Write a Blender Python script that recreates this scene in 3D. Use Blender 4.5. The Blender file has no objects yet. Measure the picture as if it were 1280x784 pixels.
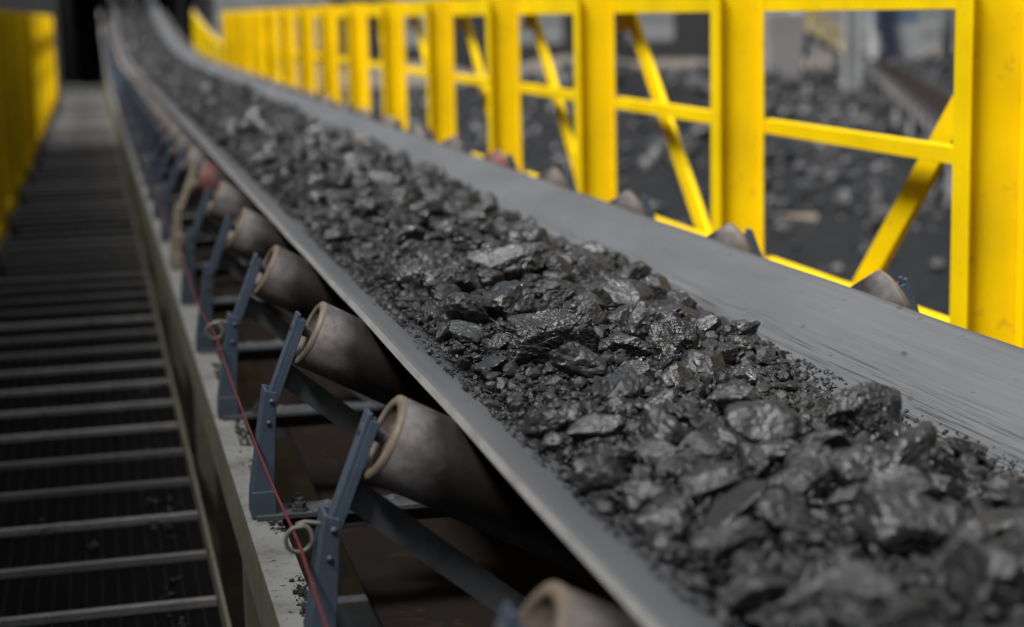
import bpy, bmesh, math, random
import numpy as np
from mathutils import Vector, Matrix

random.seed(7)
rng = np.random.default_rng(11)
scn = bpy.context.scene
COL = scn.collection
CZ = 3.5                                   # the camera stands 3.5 m above the yard; heights below are relative to it
R = math.radians

# ------------------------------------------------------------------ mesh helpers
class G:
    def __init__(s):
        s.v = []; s.f = []; s.m = []; s.sm = []
    def add(s, vs, fs, mat=0, smooth=False):
        b = len(s.v)
        s.v += [tuple(p) for p in vs]
        for f in fs:
            s.f.append([b + i for i in f]); s.m.append(mat); s.sm.append(smooth)
    def box(s, lo, hi, mat=0):
        (a, b, c), (d, e, f) = lo, hi
        vs = [(a,b,c),(d,b,c),(d,e,c),(a,e,c),(a,b,f),(d,b,f),(d,e,f),(a,e,f)]
        s.add(vs, [(0,3,2,1),(4,5,6,7),(0,1,5,4),(1,2,6,5),(2,3,7,6),(3,0,4,7)], mat)
    def bar(s, p0, p1, w, h, side=(0,1,0), mat=0, w1=None, h1=None):
        """box beam from p0 to p1; w measured along `side`, h along the third axis"""
        p0 = Vector(p0); p1 = Vector(p1); d = (p1 - p0).normalized()
        sd = Vector(side); sd = (sd - d * sd.dot(d)).normalized(); n = d.cross(sd)
        w1 = w if w1 is None else w1; h1 = h if h1 is None else h1
        vs = []
        for p, a, b in ((p0, w, h), (p1, w1, h1)):
            for i, j in ((-1,-1),(1,-1),(1,1),(-1,1)):
                vs.append(p + sd * (i * a / 2) + n * (j * b / 2))
        s.add(vs, [(3,2,1,0),(4,5,6,7),(0,1,5,4),(1,2,6,5),(2,3,7,6),(3,0,4,7)], mat)
    def tube(s, pts, r, n=8, mat=0, cap=True):
        pts = [Vector(p) for p in pts]; b = len(s.v); up = Vector((0.13, 0.31, 0.94))
        rs = r if isinstance(r, (list, tuple)) else [r] * len(pts)
        pa = None
        for i, p in enumerate(pts):
            d = (pts[min(i+1, len(pts)-1)] - pts[max(i-1, 0)]).normalized()
            a = d.cross(up) if pa is None else pa - d * pa.dot(d)
            if a.length < 1e-4: a = d.orthogonal()
            a.normalize(); pa = a; c = d.cross(a)
            for k in range(n):
                t = 2 * math.pi * k / n
                s.v.append(tuple(p + (a * math.cos(t) + c * math.sin(t)) * rs[i]))
        for i in range(len(pts) - 1):
            for k in range(n):
                q = (k + 1) % n
                s.f.append([b+i*n+k, b+i*n+q, b+(i+1)*n+q, b+(i+1)*n+k]); s.m.append(mat); s.sm.append(True)
        if cap:
            s.f.append([b + k for k in range(n)][::-1]); s.m.append(mat); s.sm.append(False)
            e = b + (len(pts) - 1) * n
            s.f.append([e + k for k in range(n)]); s.m.append(mat); s.sm.append(False)
    def lathe(s, p0, axis, prof, n=32, mat=0, smooth=True):
        """prof: list of (distance along axis, radius)"""
        p0 = Vector(p0); ax = Vector(axis).normalized(); a = ax.orthogonal().normalized(); c = ax.cross(a); b = len(s.v)
        for t, r in prof:
            for k in range(n):
                th = 2 * math.pi * k / n
                s.v.append(tuple(p0 + ax * t + (a * math.cos(th) + c * math.sin(th)) * r))
        for i in range(len(prof) - 1):
            for k in range(n):
                q = (k + 1) % n
                s.f.append([b+i*n+k, b+i*n+q, b+(i+1)*n+q, b+(i+1)*n+k]); s.m.append(mat); s.sm.append(smooth)
    def obj(s, name, mats, parent=None, origin=(0,0,0), bevel=0.0, link=True):
        me = bpy.data.meshes.new(name)
        o0 = origin if parent is None else parent['_o']
        me.from_pydata([(x-o0[0], y-o0[1], z-o0[2]) for x, y, z in s.v], [], s.f)
        for m in (mats if isinstance(mats, (list, tuple)) else [mats]): me.materials.append(m)
        me.polygons.foreach_set('material_index', s.m); me.polygons.foreach_set('use_smooth', s.sm)
        bm = bmesh.new(); bm.from_mesh(me); bmesh.ops.recalc_face_normals(bm, faces=bm.faces); bm.to_mesh(me); bm.free()
        me.update()
        o = bpy.data.objects.new(name, me); COL.objects.link(o)
        if parent is not None: o.parent = parent
        else: o.location = (origin[0], origin[1], origin[2] + CZ)
        if parent is not None: o['_o'] = tuple(o0)
        if bevel:
            b = o.modifiers.new('bevel', 'BEVEL'); b.width = bevel; b.segments = 2; b.limit_method = 'ANGLE'; b.angle_limit = R(40)
        return o

def np_mesh(name, V, F, mat, parent=None, origin=(0,0,0), smooth=None):
    """V (n,3), F (m,k) arrays -> object"""
    me = bpy.data.meshes.new(name); k = F.shape[1]
    V = np.asarray(V, np.float32) - np.asarray(origin, np.float32)
    me.vertices.add(len(V)); me.vertices.foreach_set('co', V.ravel())
    me.loops.add(F.size); me.loops.foreach_set('vertex_index', F.astype(np.int32).ravel())
    me.polygons.add(len(F)); me.polygons.foreach_set('loop_start', np.arange(0, F.size, k, dtype=np.int32))
    me.polygons.foreach_set('loop_total', np.full(len(F), k, np.int32))
    me.update(calc_edges=True)
    me.polygons.foreach_set('use_smooth', np.full(len(F), bool(smooth)))
    me.materials.append(mat)
    o = bpy.data.objects.new(name, me); COL.objects.link(o)
    if parent is not None: o.parent = parent
    else: o.location = (origin[0], origin[1], origin[2] + CZ)
    return o

def tag(o, label=None, cat=None, group=None, kind=None):
    if label: o['label'] = label
    if cat: o['category'] = cat
    if group: o['group'] = group
    if kind: o['kind'] = kind
    return o

def thing(name, label, cat, loc=(0,0,0), group=None):
    o = bpy.data.objects.new(name, None); COL.objects.link(o); o.empty_display_size = 0.1
    o.location = (loc[0], loc[1], loc[2] + CZ); o['_o'] = tuple(loc)
    return tag(o, label, cat, group)

def copy_tree(o, parent=None):
    c = o.copy(); COL.objects.link(c)
    if parent is not None: c.parent = parent
    for ch in [x for x in list(o.children)]: copy_tree(ch, c)
    return c

ORD = ('first second third fourth fifth sixth seventh eighth ninth tenth eleventh twelfth thirteenth fourteenth fifteenth sixteenth '
       'seventeenth eighteenth nineteenth twentieth').split()
def ordinal(n):                              # n from 1
    if n <= 20: return ORD[n-1]
    tens = {2: 'twenty', 3: 'thirty', 4: 'forty'}[n // 10]
    return {2: 'twentieth', 3: 'thirtieth', 4: 'fortieth'}[n // 10] if n % 10 == 0 else tens + '-' + ORD[n % 10 - 1]

# ------------------------------------------------------------------ vectorised noise
def _h(i, j, k, s):
    n = (i * 374761393 + j * 668265263 + k * 2147483647 + s * 974711) & 0xffffffff
    n = ((n ^ (n >> 13)) * 1274126177) & 0xffffffff
    n = n ^ (n >> 16)
    return (n & 0xffff) / 65535.0
def vnoise(P, s=0):
    P = np.asarray(P, float); I = np.floor(P).astype(np.int64); f = P - I; f = f * f * (3 - 2 * f)
    out = 0
    for a in (0, 1):
        wa = f[:, 0] if a else 1 - f[:, 0]
        for b in (0, 1):
            wb = f[:, 1] if b else 1 - f[:, 1]
            for c in (0, 1):
                wc = f[:, 2] if c else 1 - f[:, 2]
                out = out + wa * wb * wc * _h(I[:, 0]+a, I[:, 1]+b, I[:, 2]+c, s)
    return out * 2 - 1
def fbm(P, o=4, s=0, g=0.5):
    t = 0; a = 1.0; P = np.asarray(P, float)
    for k in range(o):
        t = t + a * vnoise(P * (2.03 ** k) + 17.3 * k, s + k); a *= g
    return t

# ------------------------------------------------------------------ materials
def new_mat(name):
    m = bpy.data.materials.new(name); m.use_nodes = True; nt = m.node_tree
    return m, nt, nt.nodes['Principled BSDF']
def N(nt, t, **kw):
    n = nt.nodes.new(t)
    for k, v in kw.items():
        if k in n.inputs.keys() if hasattr(n.inputs, 'keys') else False: n.inputs[k].default_value = v
        else: setattr(n, k, v)
    return n
def coords(nt, scale=(1,1,1), kind='Object'):
    tc = N(nt, 'ShaderNodeTexCoord'); mp = N(nt, 'ShaderNodeMapping'); mp.inputs['Scale'].default_value = scale
    nt.links.new(tc.outputs[kind], mp.inputs['Vector']); return mp.outputs['Vector']
def noise(nt, vec, scale, detail=4, rough=0.55):
    n = N(nt, 'ShaderNodeTexNoise'); n.inputs['Scale'].default_value = scale; n.inputs['Detail'].default_value = detail
    n.inputs['Roughness'].default_value = rough; nt.links.new(vec, n.inputs['Vector']); return n.outputs['Fac']
def ramp(nt, fac, stops):
    r = N(nt, 'ShaderNodeValToRGB'); e = r.color_ramp.elements
    while len(e) < len(stops): e.new(0.5)
    for x, (p, c) in zip(e, stops):
        x.position = p; x.color = (c, c, c, 1) if isinstance(c, (int, float)) else (*c, 1)
    nt.links.new(fac, r.inputs['Fac']); return r.outputs['Color']
def mix(nt, fac, a, b, mode='MIX'):
    m = N(nt, 'ShaderNodeMix', data_type='RGBA', blend_type=mode)
    for sock, v in ((m.inputs[0], fac), (m.inputs[6], a), (m.inputs[7], b)):
        if isinstance(v, (int, float)): sock.default_value = v if sock.type == 'VALUE' else (v, v, v, 1)
        elif isinstance(v, tuple): sock.default_value = (*v, 1)
        else: nt.links.new(v, sock)
    return m.outputs[2]
def bump(nt, b, h, strength=0.3, dist=0.01):
    n = N(nt, 'ShaderNodeBump'); n.inputs['Strength'].default_value = strength; n.inputs['Distance'].default_value = dist
    nt.links.new(h, n.inputs['Height']); nt.links.new(n.outputs['Normal'], b.inputs['Normal'])

def painted(name, base, dirt=(0.05,0.045,0.04), rust=(0.13,0.06,0.025), dirt_amt=0.45, rust_amt=0.10, rough=0.5, scale=6.0, flakes=0.0, spec=0.5, vary=0.78):
    m, nt, b = new_mat(name); v = coords(nt)
    n1 = noise(nt, v, scale, 6, 0.62); n2 = noise(nt, v, scale * 5.3, 5, 0.65); n3 = noise(nt, v, scale * 0.6, 3)
    oi = N(nt, 'ShaderNodeObjectInfo')
    tone = mix(nt, ramp(nt, n3, [(0.3, 0.0), (0.7, 1.0)]), tuple(c * 0.85 for c in base), tuple(min(1, c * 1.08) for c in base))
    tone = mix(nt, 1.0, tone, ramp(nt, oi.outputs['Random'], [(0.0, vary), (1.0, 1.0)]), 'MULTIPLY')
    c = mix(nt, ramp(nt, n1, [(0.5, 0.0), (0.78, dirt_amt)]), tone, dirt)
    c = mix(nt, ramp(nt, n2, [(0.66 - rust_amt, 0.0), (0.72 - rust_amt, min(1.0, rust_amt * 6))]), c, rust)
    if flakes:
        n4 = noise(nt, v, scale * 9, 3, 0.5); c = mix(nt, ramp(nt, n4, [(0.68 - flakes, 0.0), (0.70 - flakes, 0.9)]), c, (0.015, 0.015, 0.016))
    nt.links.new(c, b.inputs['Base Color'])
    nt.links.new(ramp(nt, n2, [(0.3, rough - 0.08), (0.75, min(1, rough + 0.25))]), b.inputs['Roughness'])
    b.inputs['Specular IOR Level'].default_value = spec
    bump(nt, b, n2, 0.12, 0.004)
    return m

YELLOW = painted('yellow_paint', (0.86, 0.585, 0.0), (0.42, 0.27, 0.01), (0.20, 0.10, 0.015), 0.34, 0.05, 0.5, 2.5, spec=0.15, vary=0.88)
YELLOW_L = painted('shaded_dusty_yellow_paint', (0.86, 0.585, 0.0), (0.20, 0.14, 0.03), (0.25, 0.12, 0.01), 0.4, 0.03, 0.55, 2.5, spec=0.15, vary=0.5)  # copy of the yellow with shaded stripes put into its tone, plus dirt
BLUE = painted('blue_paint', (0.062, 0.086, 0.122), (0.03, 0.03, 0.032), (0.10, 0.05, 0.025), 0.6, 0.05, 0.42, 14)
TAN = painted('tan_paint', (0.30, 0.26, 0.19), (0.08, 0.07, 0.055), (0.16, 0.09, 0.05), 0.5, 0.06, 0.55, 14)
STRING = painted('pale_channel_paint', (0.235, 0.235, 0.215), (0.05, 0.048, 0.043), (0.10, 0.055, 0.03), 0.85, 0.07, 0.65, 7, flakes=0.015)
OLIVE = painted('olive_grime_steel', (0.17, 0.155, 0.115), (0.05, 0.045, 0.035), (0.10, 0.06, 0.03), 0.75, 0.08, 0.7, 5)
DUSTY = painted('coal_dusted_steel', (0.07, 0.075, 0.082), (0.02, 0.02, 0.02), (0.06, 0.04, 0.03), 0.9, 0.06, 0.65, 16)
DARK = painted('dark_steel', (0.03, 0.03, 0.032), (0.015, 0.015, 0.015), (0.05, 0.03, 0.02), 0.6, 0.05, 0.7, 6)
GRATE = painted('coal_blackened_grating', (0.02, 0.02, 0.021), (0.01, 0.01, 0.01), (0.045, 0.025, 0.015), 0.6, 0.05, 0.85, 6, spec=0.1)
TREAD = painted('worn_tread_steel', (0.32, 0.31, 0.295), (0.06, 0.055, 0.05), (0.12, 0.06, 0.03), 0.7, 0.10, 0.6, 14, vary=0.4)
WIRE = painted('galvanised_wire', (0.20, 0.19, 0.17), (0.12, 0.1, 0.08), (0.14, 0.08, 0.04), 0.5, 0.06, 0.5, 30)
GREYPAINT = painted('grey_painted_steel', (0.28, 0.285, 0.29), (0.12, 0.115, 0.11), (0.14, 0.09, 0.05), 0.5, 0.04, 0.6, 1.2)
WHITEPAINT = painted('white_painted_steel', (0.55, 0.56, 0.56), (0.25, 0.24, 0.22), (0.2, 0.12, 0.07), 0.5, 0.03, 0.55, 1.0)
CONCRETE = painted('weathered_concrete', (0.23, 0.22, 0.215), (0.12, 0.115, 0.11), (0.16, 0.13, 0.10), 0.6, 0.02, 0.85, 0.8)
SLATE = painted('blue_grey_sheet', (0.10, 0.14, 0.20), (0.06, 0.07, 0.09), (0.1, 0.06, 0.04), 0.4, 0.02, 0.5, 0.8)
NAVY = painted('navy_sheet', (0.02, 0.03, 0.055), (0.015, 0.016, 0.02), (0.05, 0.03, 0.02), 0.4, 0.02, 0.5, 0.8)
BOLT = painted('oily_bolt_steel', (0.05, 0.048, 0.045), (0.02, 0.02, 0.02), (0.08, 0.045, 0.02), 0.6, 0.08, 0.55, 30)
WOOD = painted('grey_timber', (0.22, 0.18, 0.145), (0.10, 0.085, 0.07), (0.15, 0.1, 0.07), 0.5, 0.03, 0.85, 4)
CHIP = painted('brown_stone', (0.30, 0.20, 0.13), (0.12, 0.09, 0.07), (0.2, 0.1, 0.05), 0.5, 0.03, 0.8, 25)

def roller_mat(name, base, worn, rust, amt, dark=(0.010, 0.0075, 0.006)):
    m, nt, b = new_mat(name); v = coords(nt)
    oi = N(nt, 'ShaderNodeObjectInfo'); n0 = N(nt, 'ShaderNodeVectorMath', operation='ADD')
    nt.links.new(v, n0.inputs[0]); nt.links.new(oi.outputs['Random'], n0.inputs[1]); v2 = n0.outputs[0]
    n1 = noise(nt, v2, 9, 6, 0.65); n2 = noise(nt, v2, 60, 5, 0.6); n3 = noise(nt, v2, 3.5, 3)
    c = mix(nt, ramp(nt, n1, [(0.38, 0.0), (0.66, 1.0)]), base, worn)
    c = mix(nt, ramp(nt, n3, [(0.45, 0.0), (0.7, amt)]), c, rust)
    c = mix(nt, ramp(nt, n2, [(0.55, 0.0), (0.75, 0.5)]), c, (0.02, 0.018, 0.017))
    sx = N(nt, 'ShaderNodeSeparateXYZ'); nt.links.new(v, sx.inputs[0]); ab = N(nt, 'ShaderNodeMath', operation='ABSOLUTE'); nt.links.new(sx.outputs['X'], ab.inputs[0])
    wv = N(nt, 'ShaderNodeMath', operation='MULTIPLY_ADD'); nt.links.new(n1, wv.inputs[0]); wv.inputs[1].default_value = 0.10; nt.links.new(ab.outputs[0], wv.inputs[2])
    zone = ramp(nt, wv.outputs[0], [(0.75, 1.0), (0.85, 0.0)])          # inner length darkened where the belt runs, its shade put into the colour
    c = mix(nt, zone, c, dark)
    nt.links.new(c, b.inputs['Base Color']); nt.links.new(ramp(nt, n2, [(0.3, 0.42), (0.7, 0.62)]), b.inputs['Roughness']); b.inputs['Specular IOR Level'].default_value = 0.3
    bump(nt, b, n2, 0.15, 0.003); return m
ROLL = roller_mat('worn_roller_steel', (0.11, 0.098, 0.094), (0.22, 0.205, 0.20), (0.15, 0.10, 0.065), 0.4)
ROLLRED = roller_mat('red_roller_paint', (0.17, 0.05, 0.046), (0.25, 0.09, 0.08), (0.12, 0.07, 0.055), 0.6)
RIM = roller_mat('rusty_rim', (0.09, 0.072, 0.055), (0.18, 0.145, 0.11), (0.08, 0.05, 0.032), 0.5, (0.15, 0.115, 0.085))
CUP = roller_mat('roller_end_cup', (0.05, 0.042, 0.036), (0.11, 0.085, 0.065), (0.09, 0.055, 0.03), 0.5)
m, nt, b = new_mat('red_cord'); v = coords(nt)
nt.links.new(mix(nt, noise(nt, v, 22, 4), (0.085, 0.012, 0.015), (0.15, 0.03, 0.033)), b.inputs['Base Color']); b.inputs['Roughness'].default_value = 0.45
CORD = m

def rubber():
    m, nt, b = new_mat('belt_rubber')
    streak = noise(nt, coords(nt, (70, 0.8, 70)), 1.0, 5, 0.6)
    fine = noise(nt, coords(nt, (230, 2.2, 230)), 1.0, 4, 0.6)
    patch = noise(nt, coords(nt, (2.2, 1.0, 2.2)), 1.0, 5, 0.6)
    fleck = noise(nt, coords(nt, (34, 13, 34)), 1.0, 2, 0.5)
    scuff = noise(nt, coords(nt, (26, 7, 26)), 1.0, 5, 0.7)
    c = mix(nt, ramp(nt, patch, [(0.3, 0.0), (0.7, 1.0)]), (0.072, 0.0745, 0.079), (0.102, 0.105, 0.110))
    c = mix(nt, ramp(nt, streak, [(0.35, 0.0), (0.65, 0.38)]), c, (0.055, 0.057, 0.06))
    # scored zone where the load scrapes: across the wing, by the belt's own width coordinate
    tc = N(nt, 'ShaderNodeTexCoord'); sx = N(nt, 'ShaderNodeSeparateXYZ'); nt.links.new(tc.outputs['Object'], sx.inputs[0])
    zone = ramp(nt, sx.outputs['X'], [(0.33, 0.0), (0.37, 1.0), (0.43, 1.0), (0.50, 0.12)])
    mr = N(nt, 'ShaderNodeMath', operation='MULTIPLY'); 
    nt.links.new(ramp(nt, fine, [(0.53, 0.0), (0.60, 1.0)]), mr.inputs[0]); nt.links.new(zone, mr.inputs[1])
    c = mix(nt, mr.outputs[0], c, (0.022, 0.022, 0.023))
    c = mix(nt, ramp(nt, fleck, [(0.70, 0.0), (0.735, 0.75)]), c, (0.03, 0.03, 0.03))
    c = mix(nt, ramp(nt, scuff, [(0.70, 0.0), (0.80, 0.6)]), c, (0.24, 0.24, 0.235))
    nt.links.new(c, b.inputs['Base Color'])
    nt.links.new(ramp(nt, patch, [(0.3, 0.52), (0.7, 0.68)]), b.inputs['Roughness'])
    b.inputs['Specular IOR Level'].default_value = 0.4
    bump(nt, b, fine, 0.10, 0.002); return m
RUBBER = rubber()
EDGE = painted('frayed_belt_edge', (0.25, 0.245, 0.235), (0.12, 0.115, 0.105), (0.18, 0.14, 0.10), 0.7, 0.05, 0.75, 9)
UNDER = painted('belt_underside', (0.018, 0.014, 0.012), (0.01, 0.009, 0.008), (0.03, 0.019, 0.013), 0.7, 0.1, 0.85, 3, spec=0.08)

def coal(name, lo, hi, glint=True, sc=1.0, spec=0.62):
    m, nt, b = new_mat(name); v = coords(nt)
    oi = N(nt, 'ShaderNodeObjectInfo'); ad = N(nt, 'ShaderNodeVectorMath', operation='MULTIPLY_ADD')
    nt.links.new(v, ad.inputs[0]); ad.inputs[1].default_value = (1, 1, 1); nt.links.new(oi.outputs['Random'], ad.inputs[2]); v = ad.outputs[0]
    n1 = noise(nt, v, 15 * sc, 8, 0.68); n2 = noise(nt, v, 110 * sc, 6, 0.72); n3 = noise(nt, v, 42 * sc, 6, 0.7)
    st = N(nt, 'ShaderNodeMapping'); st.inputs['Rotation'].default_value = (0.5, 0.35, 0.2); st.inputs['Scale'].default_value = (26 * sc, 26 * sc, 70 * sc); nt.links.new(v, st.inputs['Vector'])
    n4 = noise(nt, st.outputs['Vector'], 1.0, 6, 0.7)
    c = mix(nt, ramp(nt, n1, [(0.36, 0.0), (0.66, 1.0)]), (lo, lo, lo * 1.03), (hi, hi, hi * 1.02))
    c = mix(nt, ramp(nt, n3, [(0.54, 0.0), (0.68, 0.65)]), c, (hi * 2.1, hi * 2.1, hi * 2.12))
    if glint:
        vo = N(nt, 'ShaderNodeTexVoronoi'); vo.inputs['Scale'].default_value = 60 * sc; nt.links.new(v, vo.inputs['Vector'])
        sx = N(nt, 'ShaderNodeSeparateColor'); nt.links.new(vo.outputs['Color'], sx.inputs[0])
        g = N(nt, 'ShaderNodeMath', operation='MULTIPLY'); nt.links.new(ramp(nt, sx.outputs[0], [(0.965, 0.0), (0.97, 1.0)]), g.inputs[0])
        nt.links.new(ramp(nt, n2, [(0.56, 0.0), (0.66, 0.9)]), g.inputs[1])
        c = mix(nt, g.outputs[0], c, (0.34, 0.31, 0.28))
    nt.links.new(c, b.inputs['Base Color'])
    nt.links.new(ramp(nt, n3, [(0.35, 0.22), (0.62, 0.54)]), b.inputs['Roughness'])
    nt.links.new(ramp(nt, n1, [(0.40, spec * 1.5), (0.66, spec * 0.4)]), b.inputs['Specular IOR Level'])
    sm = N(nt, 'ShaderNodeMath', operation='MULTIPLY_ADD'); nt.links.new(n4, sm.inputs[0]); sm.inputs[1].default_value = 0.3; nt.links.new(n2, sm.inputs[2])
    bump(nt, b, sm.outputs[0], 0.42, 0.006 / sc); return m
COAL = coal('coal', 0.008, 0.022)
COALPALE = coal('dusty_coal', 0.022, 0.075)
COALFINE = coal('coal_fines_mat', 0.009, 0.026, spec=0.34)
YARDCOAL = coal('yard_coal', 0.014, 0.06, glint=False, sc=0.18, spec=0.5)
GROUND = coal('yard_ground', 0.008, 0.016, glint=False, sc=0.1, spec=0.12)

# ------------------------------------------------------------------ conveyor profile
XC = 1.312                                  # centre line of the conveyor
Z_EDGE, Z_FLAT = -0.760, -0.958
TR = R(28.0)
def bend(y):                                # the conveyor climbs beyond 31 m
    return (max(0.0, y - 31.0) ** 2) / 432.0
def slope(y): return max(0.0, y - 31.0) / 216.0
def belt_z(x):                              # top surface across the width
    a = abs(x - XC)
    if a < 0.25: return Z_FLAT
    if a < 0.33:
        t = (a - 0.25) / 0.08; return Z_FLAT + 0.5 * t * t * 0.08 * math.tan(TR)
    base = Z_FLAT + 0.5 * 0.08 * math.tan(TR); z = base + (min(a, 0.60) - 0.33) * math.tan(TR)
    if a > 0.60: z += (a - 0.60) * math.tan(R(19))
    return z
D_EDGE = Z_EDGE - belt_z(XC + 0.662)
def bz(x): return belt_z(x) + D_EDGE
def sag(x, y):
    a = abs(x - XC); u = (y - 4.54) / 1.2
    return -0.003 * (1 - math.cos(2 * math.pi * u)) * 0.5 * min(1, max(0, (a - 0.2) / 0.4))

# conveyor belt: carrying strand with thickness, plus return strand
def strand(name, xs, zf, y0, y1, ny, th, parent):
    g = G(); n = len(xs); ys = [y0 + (y1 - y0) * i / ny for i in range(ny + 1)]
    V = []
    for y in ys:
        for x in xs: V.append((x, y, zf(x, y) + bend(y)))
        for x in xs:
            dz = (zf(x + .003, y) - zf(x - .003, y)) / .006 if abs(x - XC) < 0.65 else (0.34 if x > XC else -0.34)
            q = 1 / math.sqrt(1 + dz * dz)
            V.append((x + th * dz * q, y, zf(x, y) + bend(y) - th * q))
    F, M = [], []
    for i in range(ny):
        a = i * 2 * n; c = a + 2 * n
        for k in range(n - 1):
            F.append((a+k, a+k+1, c+k+1, c+k)); M.append(0)
            F.append((a+n+k, c+n+k, c+n+k+1, a+n+k+1)); M.append(2)
        F.append((a, c, c+n, a+n)); M.append(1); F.append((a+n-1, a+2*n-1, c+2*n-1, c+n-1)); M.append(1)
    g.add(V, F); g.m = M; g.sm = [mm != 1 for mm in M]
    return g.obj(name, [RUBBER, EDGE, UNDER], parent)
belt = thing('conveyor_belt', 'long troughed grey rubber conveyor belt carrying the black coal uphill', 'conveyor belt', (XC, 1.0, Z_FLAT))
xs = [XC + 0.662 * t for t in np.linspace(-1, 1, 61)]
o = strand('carrying_strand', xs, lambda x, y: bz(x) + sag(x, y), 0.2, 62.0, 300, 0.018, belt)
g = G(); g.box((XC - 0.66, 0.2, -1.575), (XC + 0.66, 31.0, -1.56)); 
for i in range(12):
    ya, yb = 31 + i * 1.8, 31 + (i + 1) * 1.8
    g.bar((XC, ya, -1.5675 + bend(ya)), (XC, yb, -1.5675 + bend(yb)), 1.32, 0.015, (1, 0, 0))
g.obj('return_strand', UNDER, belt)

# ------------------------------------------------------------------ troughing roller sets
def make_roller(parent, p0, axis, length, mats):
    ax = Vector(axis).normalized(); g = G(); r = 0.0885
    g.lathe(p0, ax, [(0.004, r - 0.004), (0.010, r), (length - 0.010, r), (length - 0.004, r - 0.004)], 40)
    for s, t0 in ((1, 0.004), (-1, length - 0.004)):
        g.lathe(p0, ax, [(t0 + s * 0.0, 0.066), (t0 + s * 0.009, 0.063), (t0 + s * 0.012, 0.034), (t0 + s * 0.006, 0.031), (t0 + s * 0.006, 0.015)], 40, 1)
    ro = g.obj('roller', mats, parent)
    for s, t0 in ((1, 0.0), (-1, length)):
        g = G()
        g.lathe(p0, ax, [(t0 + s * 0.012, r + 0.0006), (t0 + s * 0.004, r + 0.0004), (t0, r - 0.006), (t0 - s * 0.001, 0.076), (t0 + s * 0.001, 0.068), (t0 + s * 0.008, 0.0655)], 40)
        g.obj('end_ring', RIM, ro)
    g = G(); g.lathe(p0, ax, [(-0.045, 0.0), (-0.045, 0.012), (-0.043, 0.0135), (length + 0.043, 0.0135), (length + 0.045, 0.012), (length + 0.045, 0.0)], 16)
    g.obj('shaft', BOLT, ro)
    return ro

BASE = -1.27
def side_bracket(parent, sgn, mat):
    """sgn -1: left; the geometry is written for the left side and mirrored about the centre line"""
    X = lambda x: x if sgn < 0 else 2 * XC - x
    g = G()
    def quad_prism(pts, y0, y1):                 # polygon in the x-z plane pulled through y
        n = len(pts); vs = [(X(x), y0, z) for x, z in pts] + [(X(x), y1, z) for x, z in pts]
        g.add(vs, [tuple(range(n)), tuple(range(2*n-1, n-1, -1))] + [(i, (i+1) % n, n + (i+1) % n, n + i) for i in range(n)])
    # foot block and tapered lower channel: front and rear cheeks joined by an outer web
    quad_prism([(0.334, BASE + 0.004), (0.398, BASE + 0.004), (0.398, BASE + 0.072), (0.338, BASE + 0.072)], -0.052, 0.052)
    for y0, y1 in ((-0.045, -0.037), (0.037, 0.045)):
        quad_prism([(0.338, BASE + 0.070), (0.393, BASE + 0.070), (0.412, -0.945), (0.382, -0.935)], y0, y1)
    quad_prism([(0.338, BASE + 0.070), (0.346, BASE + 0.070), (0.390, -0.938), (0.382, -0.935)], -0.037, 0.037)
    # bent upper bar with an open slot for the shaft
    ka, kb = Vector((X(0.394), 0, -0.965)), Vector((X(0.480), 0, -0.748))
    d = (kb - ka).normalized(); out = Vector((d.z, 0, -d.x)) * (-1 if sgn < 0 else 1)
    if (out.x > 0) == (sgn < 0): out = -out
    k2 = kb - d * 0.055
    g.bar(ka, k2, 0.046, 0.010, (0, 1, 0))
    for s in (-1, 1):
        g.bar(k2 - d * 0.002 + Vector((0, s * 0.0155, 0)), kb + Vector((0, s * 0.0155, 0)), 0.015, 0.010, (0, 1, 0))
        g.bar(ka + Vector((0, s * 0.0205, 0)) - out * 0.014, kb + Vector((0, s * 0.0205, 0)) - out * 0.014 - d * 0.012, 0.007, 0.019, (0, 1, 0))
    # rivet heads
    for z in (-0.965, -1.02):
        g.lathe((X(0.398 if z > -1 else 0.388), -0.045, z), (0, -1, 0), [(0, 0.007), (0.004, 0.006), (0.006, 0.0)], 10)
    return g.obj('side_bracket', mat, parent, bevel=0.002)

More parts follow.
